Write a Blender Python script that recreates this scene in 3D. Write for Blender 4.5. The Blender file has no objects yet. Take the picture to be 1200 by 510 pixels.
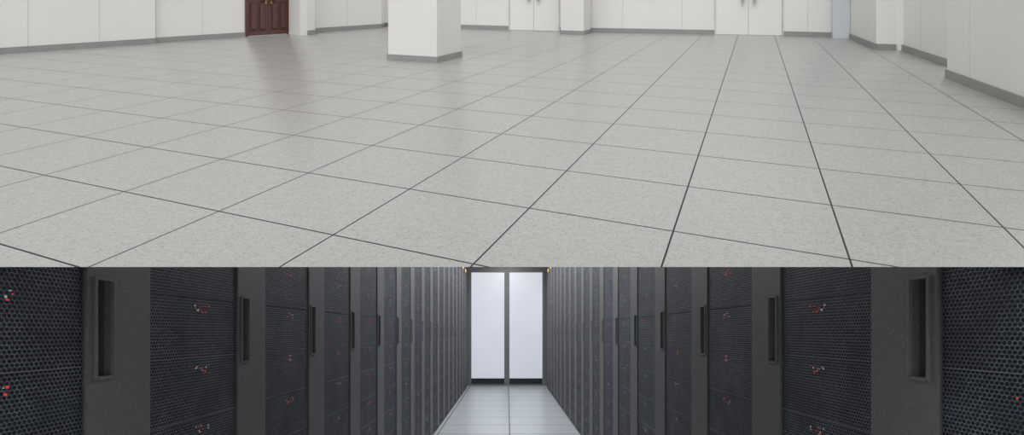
import bpy, bmesh, math, random
from mathutils import Vector
random.seed(4)
sc = bpy.context.scene
sc.view_settings.view_transform = 'Standard'
sc.view_settings.look = 'None'

# ------------------------------------------------------------------ layout
F = 690.0            # focal length in pixels (1200 px wide frame)
CX, CY = 594.0, 389.0
EYE = 1.085
S = 1.2711           # aisle unit
W2 = 0.6 * S         # half aisle width
HZ = -22.0           # vanishing line of the raked hall floor
D = 0.864            # front edge of the raked floor
H = D * (313 - HZ) / F
K = (CY - HZ) / F    # rake of the upper floor

def ramp(y): return EYE + K * y - H
def U(x, y):
    Y = F * H / (y - HZ)
    return Vector(((x - CX) / F * Y, Y))

# ------------------------------------------------------------------ materials
def new_mat(name):
    m = bpy.data.materials.new(name); m.use_nodes = True
    nt = m.node_tree
    return m, nt, nt.nodes['Principled BSDF']

def M(nt, op, a=None, b=None, c=None):
    n = nt.nodes.new('ShaderNodeMath'); n.operation = op
    for i, v in enumerate((a, b, c)):
        if v is None: continue
        if isinstance(v, (int, float)): n.inputs[i].default_value = v
        else: nt.links.new(v, n.inputs[i])
    return n.outputs[0]

def mix(nt, fac, c1, c2):
    n = nt.nodes.new('ShaderNodeMix'); n.data_type = 'RGBA'
    if isinstance(fac, (int, float)): n.inputs[0].default_value = fac
    else: nt.links.new(fac, n.inputs[0])
    for i, c in ((6, c1), (7, c2)):
        if isinstance(c, tuple): n.inputs[i].default_value = (*c, 1)
        else: nt.links.new(c, n.inputs[i])
    return n.outputs[2]

def noise(nt, vec, scale, detail=2, rough=.5):
    n = nt.nodes.new('ShaderNodeTexNoise')
    n.inputs['Scale'].default_value = scale
    n.inputs['Detail'].default_value = detail
    n.inputs['Roughness'].default_value = rough
    nt.links.new(vec, n.inputs['Vector'])
    return n.outputs['Fac']

def ramp_n(nt, fac, lo, hi):
    n = nt.nodes.new('ShaderNodeMapRange')
    n.inputs['From Min'].default_value = lo; n.inputs['From Max'].default_value = hi
    nt.links.new(fac, n.inputs['Value'])
    return n.outputs['Result']

def objco(nt):
    return nt.nodes.new('ShaderNodeTexCoord').outputs['Object']

def plain(name, col, rough=.6, nscale=None, namp=.1, metal=0, bump=0, emit=None, es=0):
    m, nt, b = new_mat(name)
    b.inputs['Roughness'].default_value = rough
    b.inputs['Metallic'].default_value = metal
    co = objco(nt)
    f = noise(nt, co, nscale or 8, 3)
    f2 = ramp_n(nt, f, .3, .7)
    c = mix(nt, f2, tuple(x * (1 - namp) for x in col), tuple(min(1, x * (1 + namp)) for x in col))
    nt.links.new(c, b.inputs['Base Color'])
    if bump:
        bn = nt.nodes.new('ShaderNodeBump'); bn.inputs['Strength'].default_value = bump
        bn.inputs['Distance'].default_value = .002
        nt.links.new(f, bn.inputs['Height']); nt.links.new(bn.outputs[0], b.inputs['Normal'])
    if emit:
        b.inputs['Emission Color'].default_value = (*emit, 1)
        b.inputs['Emission Strength'].default_value = es
    return m

# raked floor tiles: coordinates in units of tiles
d1 = Vector((886 - CX, F)).normalized(); d2 = Vector((-1045 - CX, F)).normalized()
P0 = U(789, 271)
e1 = d1 * .556 * H; e2 = d2 * .615 * H
det = e1.x * e2.y - e1.y * e2.x
A = Vector((e2.y, -e2.x)) / det      # dot(p,A)=coef of e1
B = Vector((-e1.y, e1.x)) / det

def tile_floor(name, A, B, P0, wA, wB, base, dark, line, rough, fleck, famt=.8, spec=.5):
    m, nt, b = new_mat(name)
    co = objco(nt)
    outs = []
    ids = []
    for V, w in ((A, wA), (B, wB)):
        dn = nt.nodes.new('ShaderNodeVectorMath'); dn.operation = 'DOT_PRODUCT'
        nt.links.new(co, dn.inputs[0]); dn.inputs[1].default_value = (V.x, V.y, 0)
        t = M(nt, 'ADD', dn.outputs['Value'], -(P0.x * V.x + P0.y * V.y) + .5)
        fr = M(nt, 'FRACT', t)
        ids.append(M(nt, 'FLOOR', M(nt, 'ADD', t, .5)))
        ab = M(nt, 'ABSOLUTE', M(nt, 'SUBTRACT', fr, .5))
        outs.append(M(nt, 'LESS_THAN', ab, w))
    g = M(nt, 'MAXIMUM', outs[0], outs[1])
    cb = nt.nodes.new('ShaderNodeCombineXYZ')
    nt.links.new(ids[0], cb.inputs[0]); nt.links.new(ids[1], cb.inputs[1])
    wn = nt.nodes.new('ShaderNodeTexWhiteNoise'); wn.noise_dimensions = '2D'
    nt.links.new(cb.outputs[0], wn.inputs['Vector'])
    # short squiggly flecks: thin iso-bands of noise, broken up by a second noise
    mk = ramp_n(nt, noise(nt, co, fleck * 1.5, 1), .47, .51)
    n1 = noise(nt, co, fleck, 3, .55)
    band = ramp_n(nt, M(nt, 'ABSOLUTE', M(nt, 'SUBTRACT', n1, .5)), .032, .014)
    fl = M(nt, 'MULTIPLY', band, mk)
    n2 = noise(nt, co, fleck * 2.0, 2, .5)
    sp = ramp_n(nt, n2, .60, .65)
    f3 = ramp_n(nt, noise(nt, co, fleck * .5, 4), .35, .65)
    c = mix(nt, f3, tuple(x * .97 for x in base), tuple(x * 1.04 for x in base))
    c = mix(nt, M(nt, 'MULTIPLY', fl, famt), c, dark)
    c = mix(nt, M(nt, 'MULTIPLY', sp, famt * .6), c, dark)
    tn = mix(nt, M(nt, 'MULTIPLY', wn.outputs['Value'], .06), c, tuple(x * .7 for x in base))
    c = mix(nt, g, tn, line)
    nt.links.new(c, b.inputs['Base Color'])
    nt.links.new(M(nt, 'ADD', M(nt, 'MULTIPLY', g, .4), rough), b.inputs['Roughness'])
    b.inputs['Specular IOR Level'].default_value = spec
    bn = nt.nodes.new('ShaderNodeBump'); bn.inputs['Strength'].default_value = .4
    bn.inputs['Distance'].default_value = .001; bn.invert = True
    nt.links.new(g, bn.inputs['Height']); nt.links.new(bn.outputs[0], b.inputs['Normal'])
    return m

mat_floor_up = tile_floor('raised_floor_tiles', A, B, P0, .0070, .0056, (.405, .401, .386), (.235, .232, .222), (.008, .008, .008), .27, 115, .72, .46)
mat_floor_lo = tile_floor('aisle_floor_tiles', Vector((0, 1 / .6)), Vector((1 / W2, 0)), Vector((0.03, .27)), .012, .008,
                          (.40, .43, .45), (.33, .36, .38), (.08, .09, .10), .3, 60, .4)
mat_wall = plain('painted_wall_panel', (.775, .77, .748), .5, 3, .015)
mat_wall_seam = plain('panel_seam', (.61, .605, .585), .6)
mat_base = plain('grey_skirting', (.27, .268, .26), .45, 10, .05)
mat_pillar = plain('pillar_paint', (.75, .74, .722), .45, 3, .015)
mat_blue = plain('pale_blue_panel', (.58, .62, .66), .3, 3, .02)
mat_white_door = plain('white_door_paint', (.78, .775, .757), .35, 4, .01)
mat_steel = plain('brushed_steel', (.30, .30, .31), .3, 40, .1, metal=.6)
mat_brass = plain('aged_brass', (.35, .22, .10), .35, 40, .1, metal=.7)
mat_frame_dark = plain('dark_frame', (.04, .018, .014), .4, 20, .2)

m, nt, b = new_mat('mahogany'); mat_wood = m
co = objco(nt)
mp = nt.nodes.new('ShaderNodeMapping'); mp.inputs['Scale'].default_value = (30, 30, 2.5)
nt.links.new(co, mp.inputs[0])
f = ramp_n(nt, noise(nt, mp.outputs[0], 4, 4), .3, .7)
nt.links.new(mix(nt, f, (.060, .014, .010), (.125, .032, .022)), b.inputs['Base Color'])
b.inputs['Roughness'].default_value = .35

mat_grey = plain('rack_powder_coat', (.122, .122, .121), .6, 300, .28, bump=.6)
mat_grey_lt = plain('handle_bezel', (.15, .15, .15), .4, 60, .1)
mat_cavity = plain('handle_recess', (.045, .045, .046), .6, 60, .2)
mat_black = plain('black_metal', (.012, .012, .013), .5, 60, .2)

# perforated rack door
m, nt, b = new_mat('perforated_mesh'); mat_mesh = m
co = objco(nt)
sx = nt.nodes.new('ShaderNodeSeparateXYZ'); nt.links.new(co, sx.inputs[0])
PY, PZ = .0094, .0070
yy = M(nt, 'DIVIDE', sx.outputs['Y'], PY)
zz = M(nt, 'DIVIDE', sx.outputs['Z'], PZ)
row = M(nt, 'FLOOR', zz)
off = M(nt, 'MULTIPLY', M(nt, 'MODULO', row, 2.0), .5)
fy = M(nt, 'SUBTRACT', M(nt, 'FRACT', M(nt, 'ADD', yy, off)), .5)
fz = M(nt, 'SUBTRACT', M(nt, 'FRACT', zz), .5)
r = M(nt, 'SQRT', M(nt, 'ADD', M(nt, 'MULTIPLY', fy, fy), M(nt, 'MULTIPLY', M(nt, 'MULTIPLY', fz, fz), .9)))
hole = ramp_n(nt, r, .51, .35)       # 1 inside hole
wv = nt.nodes.new('ShaderNodeTexWhiteNoise'); wv.noise_dimensions = '1D'
nt.links.new(M(nt, 'FLOOR', M(nt, 'DIVIDE', sx.outputs['Z'], .0375)), wv.inputs['W'])
equip = mix(nt, wv.outputs['Value'], (.003, .005, .008), (.012, .017, .026))
big = ramp_n(nt, noise(nt, co, 9, 4), .35, .65)
fine = ramp_n(nt, noise(nt, co, 160, 2), .38, .62)
met = mix(nt, big, (.080, .098, .128), (.175, .208, .252))
met = mix(nt, M(nt, 'MULTIPLY', fine, .75), met, (.035, .046, .062))
c = mix(nt, hole, met, equip)
nt.links.new(c, b.inputs['Base Color'])
b.inputs['Roughness'].default_value = .6
b.inputs['Specular IOR Level'].default_value = .25
bn = nt.nodes.new('ShaderNodeBump'); bn.inputs['Strength'].default_value = .7
bn.inputs['Distance'].default_value = .003; bn.invert = True
nt.links.new(hole, bn.inputs['Height']); nt.links.new(bn.outputs[0], b.inputs['Normal'])

mat_line = plain('chassis_seam', (.16, .18, .20), .5)
def emis(name, col, st):
    return plain(name, col, .5, 20, .02, emit=col, es=st)
mat_red = emis('led_red', (.60, .055, .04), .4)
mat_wht = emis('label_white', (.48, .50, .56), .2)
mat_amber = emis('lamp_amber', (1, .6, .12), .8)
mat_added_lamp = emis('added_lamp_diffuser', (1, 1, 1), 2.0)  # glowing face of the added aisle fixtures

m, nt, b = new_mat('frosted_glass_painted_glow'); mat_glass = m
co = objco(nt)
sx = nt.nodes.new('ShaderNodeSeparateXYZ'); nt.links.new(co, sx.inputs[0])
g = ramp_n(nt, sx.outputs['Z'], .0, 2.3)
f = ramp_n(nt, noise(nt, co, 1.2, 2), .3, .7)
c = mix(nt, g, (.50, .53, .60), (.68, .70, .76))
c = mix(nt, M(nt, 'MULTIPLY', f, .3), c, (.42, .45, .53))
nt.links.new(c, b.inputs['Emission Color'])  # light from behind painted as emission, with its gradient and soft blotches
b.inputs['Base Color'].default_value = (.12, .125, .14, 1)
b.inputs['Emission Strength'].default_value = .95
b.inputs['Roughness'].default_value = .25

# ------------------------------------------------------------------ mesh builder
class Mesh:
    def __init__(s, name, mats):
        s.n = name; s.v = []; s.f = []; s.mi = []; s.mats = mats
    def prism(s, pts, vec, mi=0):
        """pts: planar polygon of 3D points, extruded by vec"""
        n = len(pts); o = len(s.v)
        s.v += [tuple(p) for p in pts] + [tuple(Vector(p) + Vector(vec)) for p in pts]
        s.f.append(list(range(o, o + n))); s.f.append(list(range(o + 2 * n - 1, o + n - 1, -1)))
        for i in range(n):
            j = (i + 1) % n
            s.f.append([o + i, o + n + i, o + n + j, o + j])
        s.mi += [mi] * (n + 2)
    def box(s, x0, x1, y0, y1, z0, z1, mi=0):
        s.prism([(x0, y0, z0), (x1, y0, z0), (x1, y1, z0), (x0, y1, z0)], (0, 0, z1 - z0), mi)
    def hexa(s, base, h0, h1, mi=0):
        """base: list of plan points; sits on the ramp between offsets h0,h1"""
        n = len(base); o = len(s.v)
        s.v += [(p[0], p[1], ramp(p[1]) + h0) for p in base] + [(p[0], p[1], ramp(p[1]) + h1) for p in base]
        s.f.append(list(range(o, o + n))); s.f.append(list(range(o + 2 * n - 1, o + n - 1, -1)))
        for i in range(n):
            j = (i + 1) % n
            s.f.append([o + i, o + n + i, o + n + j, o + j])
        s.mi += [mi] * (n + 2)
    def build(s, parent=None):
        me = bpy.data.meshes.new(s.n); me.from_pydata(s.v, [], s.f)
        for m in s.mats: me.materials.append(m)
        for p, i in zip(me.polygons, s.mi): p.material_index = i
        bm = bmesh.new(); bm.from_mesh(me)
        bmesh.ops.recalc_face_normals(bm, faces=bm.faces); bm.to_mesh(me); bm.free()
        ob = bpy.data.objects.new(s.n, me); sc.collection.objects.link(ob)
        if parent: ob.parent = parent
        return ob
def empty(name):
    e = bpy.data.objects.new(name, None); sc.collection.objects.link(e); return e

# ------------------------------------------------------------------ upper hall
TH = .035
EDGE = ramp(D)
NS = .2
dlt = TH / (K - NS)
YB = 5.75
fl = Mesh('floor_upper', [mat_floor_up])
prof = [(D, EDGE), (YB, ramp(YB)), (YB, ramp(YB) - TH), (D + dlt, EDGE + NS * dlt)]
fl.prism([(-4.4, y, z) for y, z in prof], (8.2, 0, 0))
fl.build()

WH = 3.1 * H      # wall height
BH = .085 * H     # skirting height
ROOM = Vector((0.4, 3.2))
def inward(a, b):
    d = (b - a).normalized(); n = Vector((-d.y, d.x))
    if n.dot(ROOM - (a + b) / 2) < 0: n = -n
    return d, n
def wall(name, px, seams=(), th=.06, mat=None, skirt=True, bname=None):
    pts = [U(*p) for p in px]
    w = Mesh(name, [mat or mat_wall, mat_wall_seam])
    bb = Mesh(bname or name.replace('wall', 'baseboard'), [mat_base])
    for a, b in zip(pts, pts[1:]):
        d, n = inward(a, b)
        w.hexa([a, b, b - n * th, a - n * th], -.003, WH)
        if skirt:
            bb.hexa([a + n * .0005, b + n * .0005, b + n * .009, a + n * .009], .0005, BH)
    for (i, t) in seams:
        a, b = pts[i], pts[i + 1]; d, n = inward(a, b)
        p = a.lerp(b, t)
        w.hexa([p, p + d * .004, p + d * .004 + n * .001, p + n * .001], BH, WH, 1)
    w.build()
    if skirt: bb.build()

wall('wall_left', [(-330, 86), (182, 50.8)], [(0, .35), (0, .62), (0, .82)], bname='baseboard_left')
wall('wall_left.001', [(182, 50.2), (287, 43.2)], [(0, .0), (0, .5)], bname='baseboard_left.001')
wall('wall_left.002', [(341, 39.8), (347, 39.4), (360, 41.2), (369, 40.3), (370, 38.0), (447, 32.5)], [(4, .45)], bname='baseboard_left.002')
wl = Mesh('wall_left.003', [mat_wall])
a, b = U(287, 43.2), U(341, 39.8); d, n = inward(a, b)
DH = 2.15 * H
wl.hexa([a, b, b - n * .06, a - n * .06], DH, WH)
wl.build()
wall('wall_back', [(447, 32.5), (452, 31.0), (596, 35.2)], [(1, .35), (1, .75)], bname='baseboard_back')
wall('wall_back.001', [(656, 36.9), (837, 40.4)], [(0, .42), (0, .80)], bname='baseboard_back.001')
wall('wall_back.002', [(918, 42.0), (975, 43.4)], [(0, .5)], bname='baseboard_back.002')
for nm, p0, p1 in (('wall_back.003', (596, 35.2), (656, 36.9)), ('wall_back.004', (837, 40.4), (918, 42.0))):
    a, b = U(*p0), U(*p1); d, n = inward(a, b)
    w = Mesh(nm, [mat_wall]); w.hexa([a, b, b - n * .06, a - n * .06], DH, WH); w.build()
wall('wall_right', [(996, 45.0), (1027, 58.0), (1050, 58.8), (1052, 57.0), (1114, 79)], [(0, .5), (3, .5)], bname='baseboard_right')
wall('wall_right.001', [(1110, 91), (1200, 126), (1330, 176)], [(0, .35)], th=.12, bname='baseboard_right.001')
pb = Mesh('pilaster', [mat_blue, mat_base])
a, b = U(976, 44.6), U(996, 45.2); d, n = inward(a, b)
pb.hexa([a, b, b - n * .12, a - n * .12], 0, WH)
pb.build()

# square pillars
def solve_len(p, d, xpix):
    tx = (xpix - CX) / F
    return (tx * p.y - p.x) / (d.x - tx * d.y)
def pillar(near, xl, xr):
    c = U(*near)
    la = solve_len(c, d2, xl); lb = solve_len(c, d1, xr)
    A0, B0 = d2 * la, d1 * lb
    quad = [c, c + A0, c + A0 + B0, c + B0]
    e = Mesh('pillar', [mat_pillar, mat_base, mat_wall_seam])
    e.hexa(quad, 0, WH)
    g = .006
    q2 = [c - d1 * g - d2 * g, c + A0 - d1 * g + d2 * g, c + A0 + B0 + d1 * g + d2 * g, c + B0 + d1 * g - d2 * g]
    e.hexa(q2, .0005, .072 * H, 1)
    e.build()
pillar((512, 73.5), 455, 540)
pillar((684, 40.8), 657, 692)

# doors
def door_frame(px0, px1):
    a, b = U(*px0), U(*px1); d, n = inward(a, b)
    L = (b - a).length
    def q(u0, u1, w0, w1):
        return [a + d * u0 + n * w0, a + d * u1 + n * w0, a + d * u1 + n * w1, a + d * u0 + n * w1]
    return L, q
root = empty('door_1')
L, q = door_frame((287, 43.2), (341, 39.8))
fr = Mesh('frame', [mat_wood, mat_frame_dark])
ft = L * .045
fr.hexa(q(0, ft, -.05, .012), 0, DH); fr.hexa(q(L - ft, L, -.05, .012), 0, DH)
fr.hexa(q(ft, L - ft, -.05, .012), DH - ft, DH)
fr.build(root)
for k in range(2):
    u0 = ft + k * (L / 2 - ft) + .002; u1 = u0 + (L / 2 - ft) - .004
    lf = Mesh('leaf_%d' % (k + 1), [mat_wood, mat_frame_dark])
    lf.hexa(q(u0, u1, -.03, -.006), .004, DH - ft - .003)
    w = u1 - u0
    for (z0, z1) in ((.10, .62), (.70, .95), (1.03, 1.95)):
        for (s0, s1) in ((.12, .46), (.54, .88)):
            lf.hexa(q(u0 + w * s0, u0 + w * s1, -.007, -.002), z0 * H, z1 * H, 1)
            lf.hexa(q(u0 + w * (s0 + .06), u0 + w * (s1 - .06), -.003, .003), (z0 + .03) * H, (z1 - .03) * H, 0)
    lf.build(root)
    uh = u1 - .02 if k == 0 else u0 + .02
    hd = Mesh('handle_%d' % (k + 1), [mat_brass])
    hd.hexa(q(uh - .006, uh + .006, -.006, .003), .58 * H, .80 * H)
    hd.hexa(q(uh - .004, uh + .004, .003, .02), .66 * H, .69 * H)
    hd.hexa(q(uh - .004 - (.03 if k == 0 else 0), uh + .004 + (.03 if k == 1 else 0), .016, .024), .66 * H, .69 * H)
    hd.build(root)
for i, (p0, p1) in enumerate((((596, 35.2), (656, 36.9)), ((837, 40.4), (918, 42.0)))):
    root = empty('door_%d' % (i + 2))
    L, q = door_frame(p0, p1)
    fr = Mesh('frame', [mat_wall_seam])
    ft = .010
    fr.hexa(q(0, ft, -.05, .006), 0, DH); fr.hexa(q(L - ft, L, -.05, .006), 0, DH)
    fr.hexa(q(ft, L - ft, -.05, .006), DH - ft, DH)
    fr.build(root)
    for k in range(2):
        u0 = ft + k * (L / 2 - ft) + .0012; u1 = u0 + (L / 2 - ft) - .0024
        lf = Mesh('leaf_%d' % (k + 1), [mat_white_door])
        lf.hexa(q(u0, u1, -.03, 0.0), .003, DH - ft - .002); lf.build(root)
        uh = u1 - .042 if k == 0 else u0 + .042
        hd = Mesh('pull_handle_%d' % (k + 1), [mat_steel])
        hd.hexa(q(uh - .008, uh + .008, .018, .03), .60 * H, 1.15 * H)
        hd.hexa(q(uh - .006, uh + .006, 0, .02), .63 * H, .66 * H)
        hd.hexa(q(uh - .006, uh + .006, 0, .02), 1.07 * H, 1.10 * H)
        hd.build(root)

# ------------------------------------------------------------------ server aisle
def under(y):
    return max(EDGE + NS * (y - D), ramp(y) - TH)
def top_profile(y0, y1, T, g=.03):
    """points (y,z) of a top following the underside of the raked floor, y0->y1"""
    f = lambda y: min(T, under(y) - g * (y - D) - .0002)
    ys = [y0, y1, D + dlt]
    lo, hi = D, 8
    for _ in range(50):
        mid = (lo + hi) / 2
        if f(mid) < T: lo = mid
        else: hi = mid
    ys.append(hi)
    ys = sorted(set(y for y in ys if y0 <= y <= y1))
    return [(y, f(y)) for y in ys]
TR = EYE + 1.36     # rack height
TC = EYE + 1.60     # aisle ceiling
YEND = 11.87

fl = Mesh('floor', [mat_floor_lo])
fl.box(-2.0, 2.0, -1.2, YEND + .1, -.06, 0); fl.build()
cl = Mesh('ceiling', [mat_wall])
yc = (TC + TH - EYE + H) / K + .03
cl.box(-2.0, 2.0, yc, YEND + .1, TC, TC + .05); cl.build()
for nm, x0 in (('wall_aisle_left', -2.0), ('wall_aisle_right', 1.92)):
    w = Mesh(nm, [mat_wall])
    tp = top_profile(D + .01, YEND, TC, .0)
    w.prism([(x0, D + .01, 0)] + [(x0, YEND, 0)] + [(x0, y, z) for y, z in reversed(tp)], (.08, 0, 0))
    w.build()

mats_rack = [mat_grey, mat_mesh, mat_grey_lt, mat_cavity, mat_line, mat_red, mat_wht, mat_amber, mat_black]
def rack(side, g0):
    """side -1 left / +1 right ; g0 depth where the grey strip starts"""
    GW, P = .151 * S, .6
    gs, ge = g0 + .003, g0 + GW
    me_ = g0 + P - .003
    ystart = D + .008
    R = Mesh('server_rack', mats_rack)
    X = lambda o: side * (W2 + o)
    def yz(poly, o0, o1, mi):
        R.prism([(X(o0), y, z) for y, z in poly], (side * (o1 - o0), 0, 0), mi)
    def strip(y0, y1, z0, o0, o1, mi, T=TR):
        y0 = max(y0, ystart)
        if y1 - y0 < .004: return
        tp = top_profile(y0, y1, T)
        yz([(y0, z0), (y1, z0)] + list(reversed(tp)), o0, o1, mi)
    ys = max(gs, ystart)
    strip(gs, me_, .0, .03, 1.05, 8)                 # cabinet body
    hy0, hy1 = gs + .018 * S, gs + .055 * S
    hz0, hz1 = EYE - .0665 * S, EYE + .0775 * S
    if gs >= ystart:
        strip(gs, hy0, .03, 0, .03, 0)
        strip(hy1, ge, .03, 0, .03, 0)
        yz([(hy0, .03), (hy1, .03), (hy1, hz0), (hy0, hz0)], 0, .03, 0)
        strip(hy0, hy1, hz1, 0, .03, 0)
        yz([(hy0, hz0), (hy1, hz0), (hy1, hz1), (hy0, hz1)], .018, .0295, 3)
        bz = .005
        for (a0, a1, b0, b1) in ((hy0 - bz, hy0 + .001, hz0 - bz, hz1 + bz), (hy1 - .001, hy1 + bz, hz0 - bz, hz1 + bz),
                                 (hy0, hy1, hz0 - bz, hz0 + .001), (hy0, hy1, hz1 - .001, hz1 + bz)):
            yz([(a0, b0), (a1, b0), (a1, b1), (a0, b1)], -.003, .004, 2)
        yz([(hy0 + .012, hz0 + .02), (hy0 + .022, hz0 + .02), (hy0 + .022, hz1 - .012), (hy0 + .012, hz1 - .012)], .010, .018, 8)
    # plinth
    yz([(ys, .0), (me_, .0), (me_, .03), (ys, .03)], .012, .03, 8)
    # perforated door
    strip(ge + .006, me_ - .003, .035, .004, .03, 1)
    m0, m1 = max(ge + .009, ystart + .003), me_ - .006
    zs = [EYE + (.0454 + k * .1177) * S for k in range(-8, 12)]
    rnd = random.Random(int(g0 * 100) + side)
    for zz in zs:
        if zz < .08: continue
        zl = zz + .022 * S
        if zl < top_profile(m0, m0 + .001, TR)[0][1] - .02:
            yz([(m0, zl), (m1, zl), (m1, zl + .0012), (m0, zl + .0012)], .0028, .005, 4)
        c0 = g0 + .322 * S
        for i in range(10):
            yy = c0 + rnd.uniform(-.034, .034); z2 = zz + rnd.choice((-.010, -.006, 0, .005))
            if yy < m0 or z2 + .006 > top_profile(yy, yy + .001, TR)[0][1]: continue
            wv = rnd.choice((.002, .004, .006)); hh = rnd.choice((.002, .003, .004))
            yz([(yy, z2), (yy + wv, z2), (yy + wv, z2 + hh), (yy, z2 + hh)], .003, .005, 5 if rnd.random() < .6 else 6)
    if g0 > 5:
        zt = EYE + 1.10
        yz([(ge - .05, zt), (ge - .01, zt), (ge - .01, zt + .05), (ge - .05, zt + .05)], -.012, 0, 7)
    R.build()
for i in range(-1, 17):
    rack(-1, .840 * S + .6 * i)
    rack(+1, .819 * S + .6 * i)

# end wall with glazed double door
px = YEND / F
mat_alu = plain('grey_aluminium', (.16, .165, .17), .4, 30, .05)
ew = Mesh('wall_aisle_end', [mat_alu])
dw = 44.5 * px
dtop = EYE + 73 * px
ew.box(-2.0, -dw, YEND, YEND + .1, 0, TC); ew.box(dw, 2.0, YEND, YEND + .1, 0, TC)
ew.box(-dw, dw, YEND, YEND + .1, dtop, TC); ew.build()
root = empty('door_4')
fr = Mesh('frame', [mat_alu])
for x0, x1 in ((-dw, -41.5 * px), (-3 * px, 3 * px), (41.5 * px, dw)):
    fr.box(x0, x1, YEND - .03, YEND + .06, 0, dtop)
for x0, x1 in ((-41.5 * px, -3 * px), (3 * px, 41.5 * px)):
    fr.box(x0, x1, YEND - .03, YEND + .06, EYE + 69.5 * px, dtop)
fr.build(root)
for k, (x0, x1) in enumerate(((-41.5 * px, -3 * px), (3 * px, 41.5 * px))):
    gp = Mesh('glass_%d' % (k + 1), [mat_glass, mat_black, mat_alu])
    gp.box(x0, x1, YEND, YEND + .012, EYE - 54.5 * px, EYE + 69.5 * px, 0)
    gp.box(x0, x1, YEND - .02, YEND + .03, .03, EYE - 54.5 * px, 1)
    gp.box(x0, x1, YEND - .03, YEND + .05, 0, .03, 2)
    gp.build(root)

# ceiling fixtures and fill lamps, added out of view to brighten the aisle
def area(name, loc, sx, sy, power, rot=(0, 0, 0), col=(1, 1, 1)):
    l = bpy.data.lights.new(name, 'AREA'); l.shape = 'RECTANGLE'; l.size = sx; l.size_y = sy
    l.energy = power; l.color = col
    o = bpy.data.objects.new(name, l); o.location = loc; o.rotation_euler = rot
    sc.collection.objects.link(o); return o
for k, yy in enumerate((4.3, 6.3, 8.3, 10.3)):
    fx = Mesh('added_ceiling_light', [mat_grey_lt, mat_added_lamp])
    fx.box(-.18, .18, yy - .65, yy + .65, TC - .05, TC, 0)
    fx.box(-.16, .16, yy - .62, yy + .62, TC - .056, TC - .05, 1)
    fx.build()
    area('aisle_fill', (0, yy, TC - .07), .3, 1.2, 34, col=(.97, .98, 1))

# ------------------------------------------------------------------ sky light + soft key
w = bpy.data.worlds.new('World'); sc.world = w; w.use_nodes = True
bg = w.node_tree.nodes['Background']
bg.inputs[0].default_value = (1, .993, .978, 1); bg.inputs[1].default_value = .93
sun = bpy.data.lights.new('sun', 'SUN'); sun.energy = .42; sun.angle = math.radians(50)
so = bpy.data.objects.new('sun', sun); sc.collection.objects.link(so)
so.rotation_euler = (math.radians(48), 0, math.radians(-25))

cam = bpy.data.cameras.new('camera'); co_ = bpy.data.objects.new('camera', cam)
sc.collection.objects.link(co_); sc.camera = co_
co_.location = (0, 0, EYE); co_.rotation_euler = (math.radians(90), 0, 0)
cam.sensor_width = 36; cam.lens = F / 1200 * 36
cam.shift_x = (600 - CX) / 1200; cam.shift_y = (CY - 255) / 1200
cam.clip_start = .02
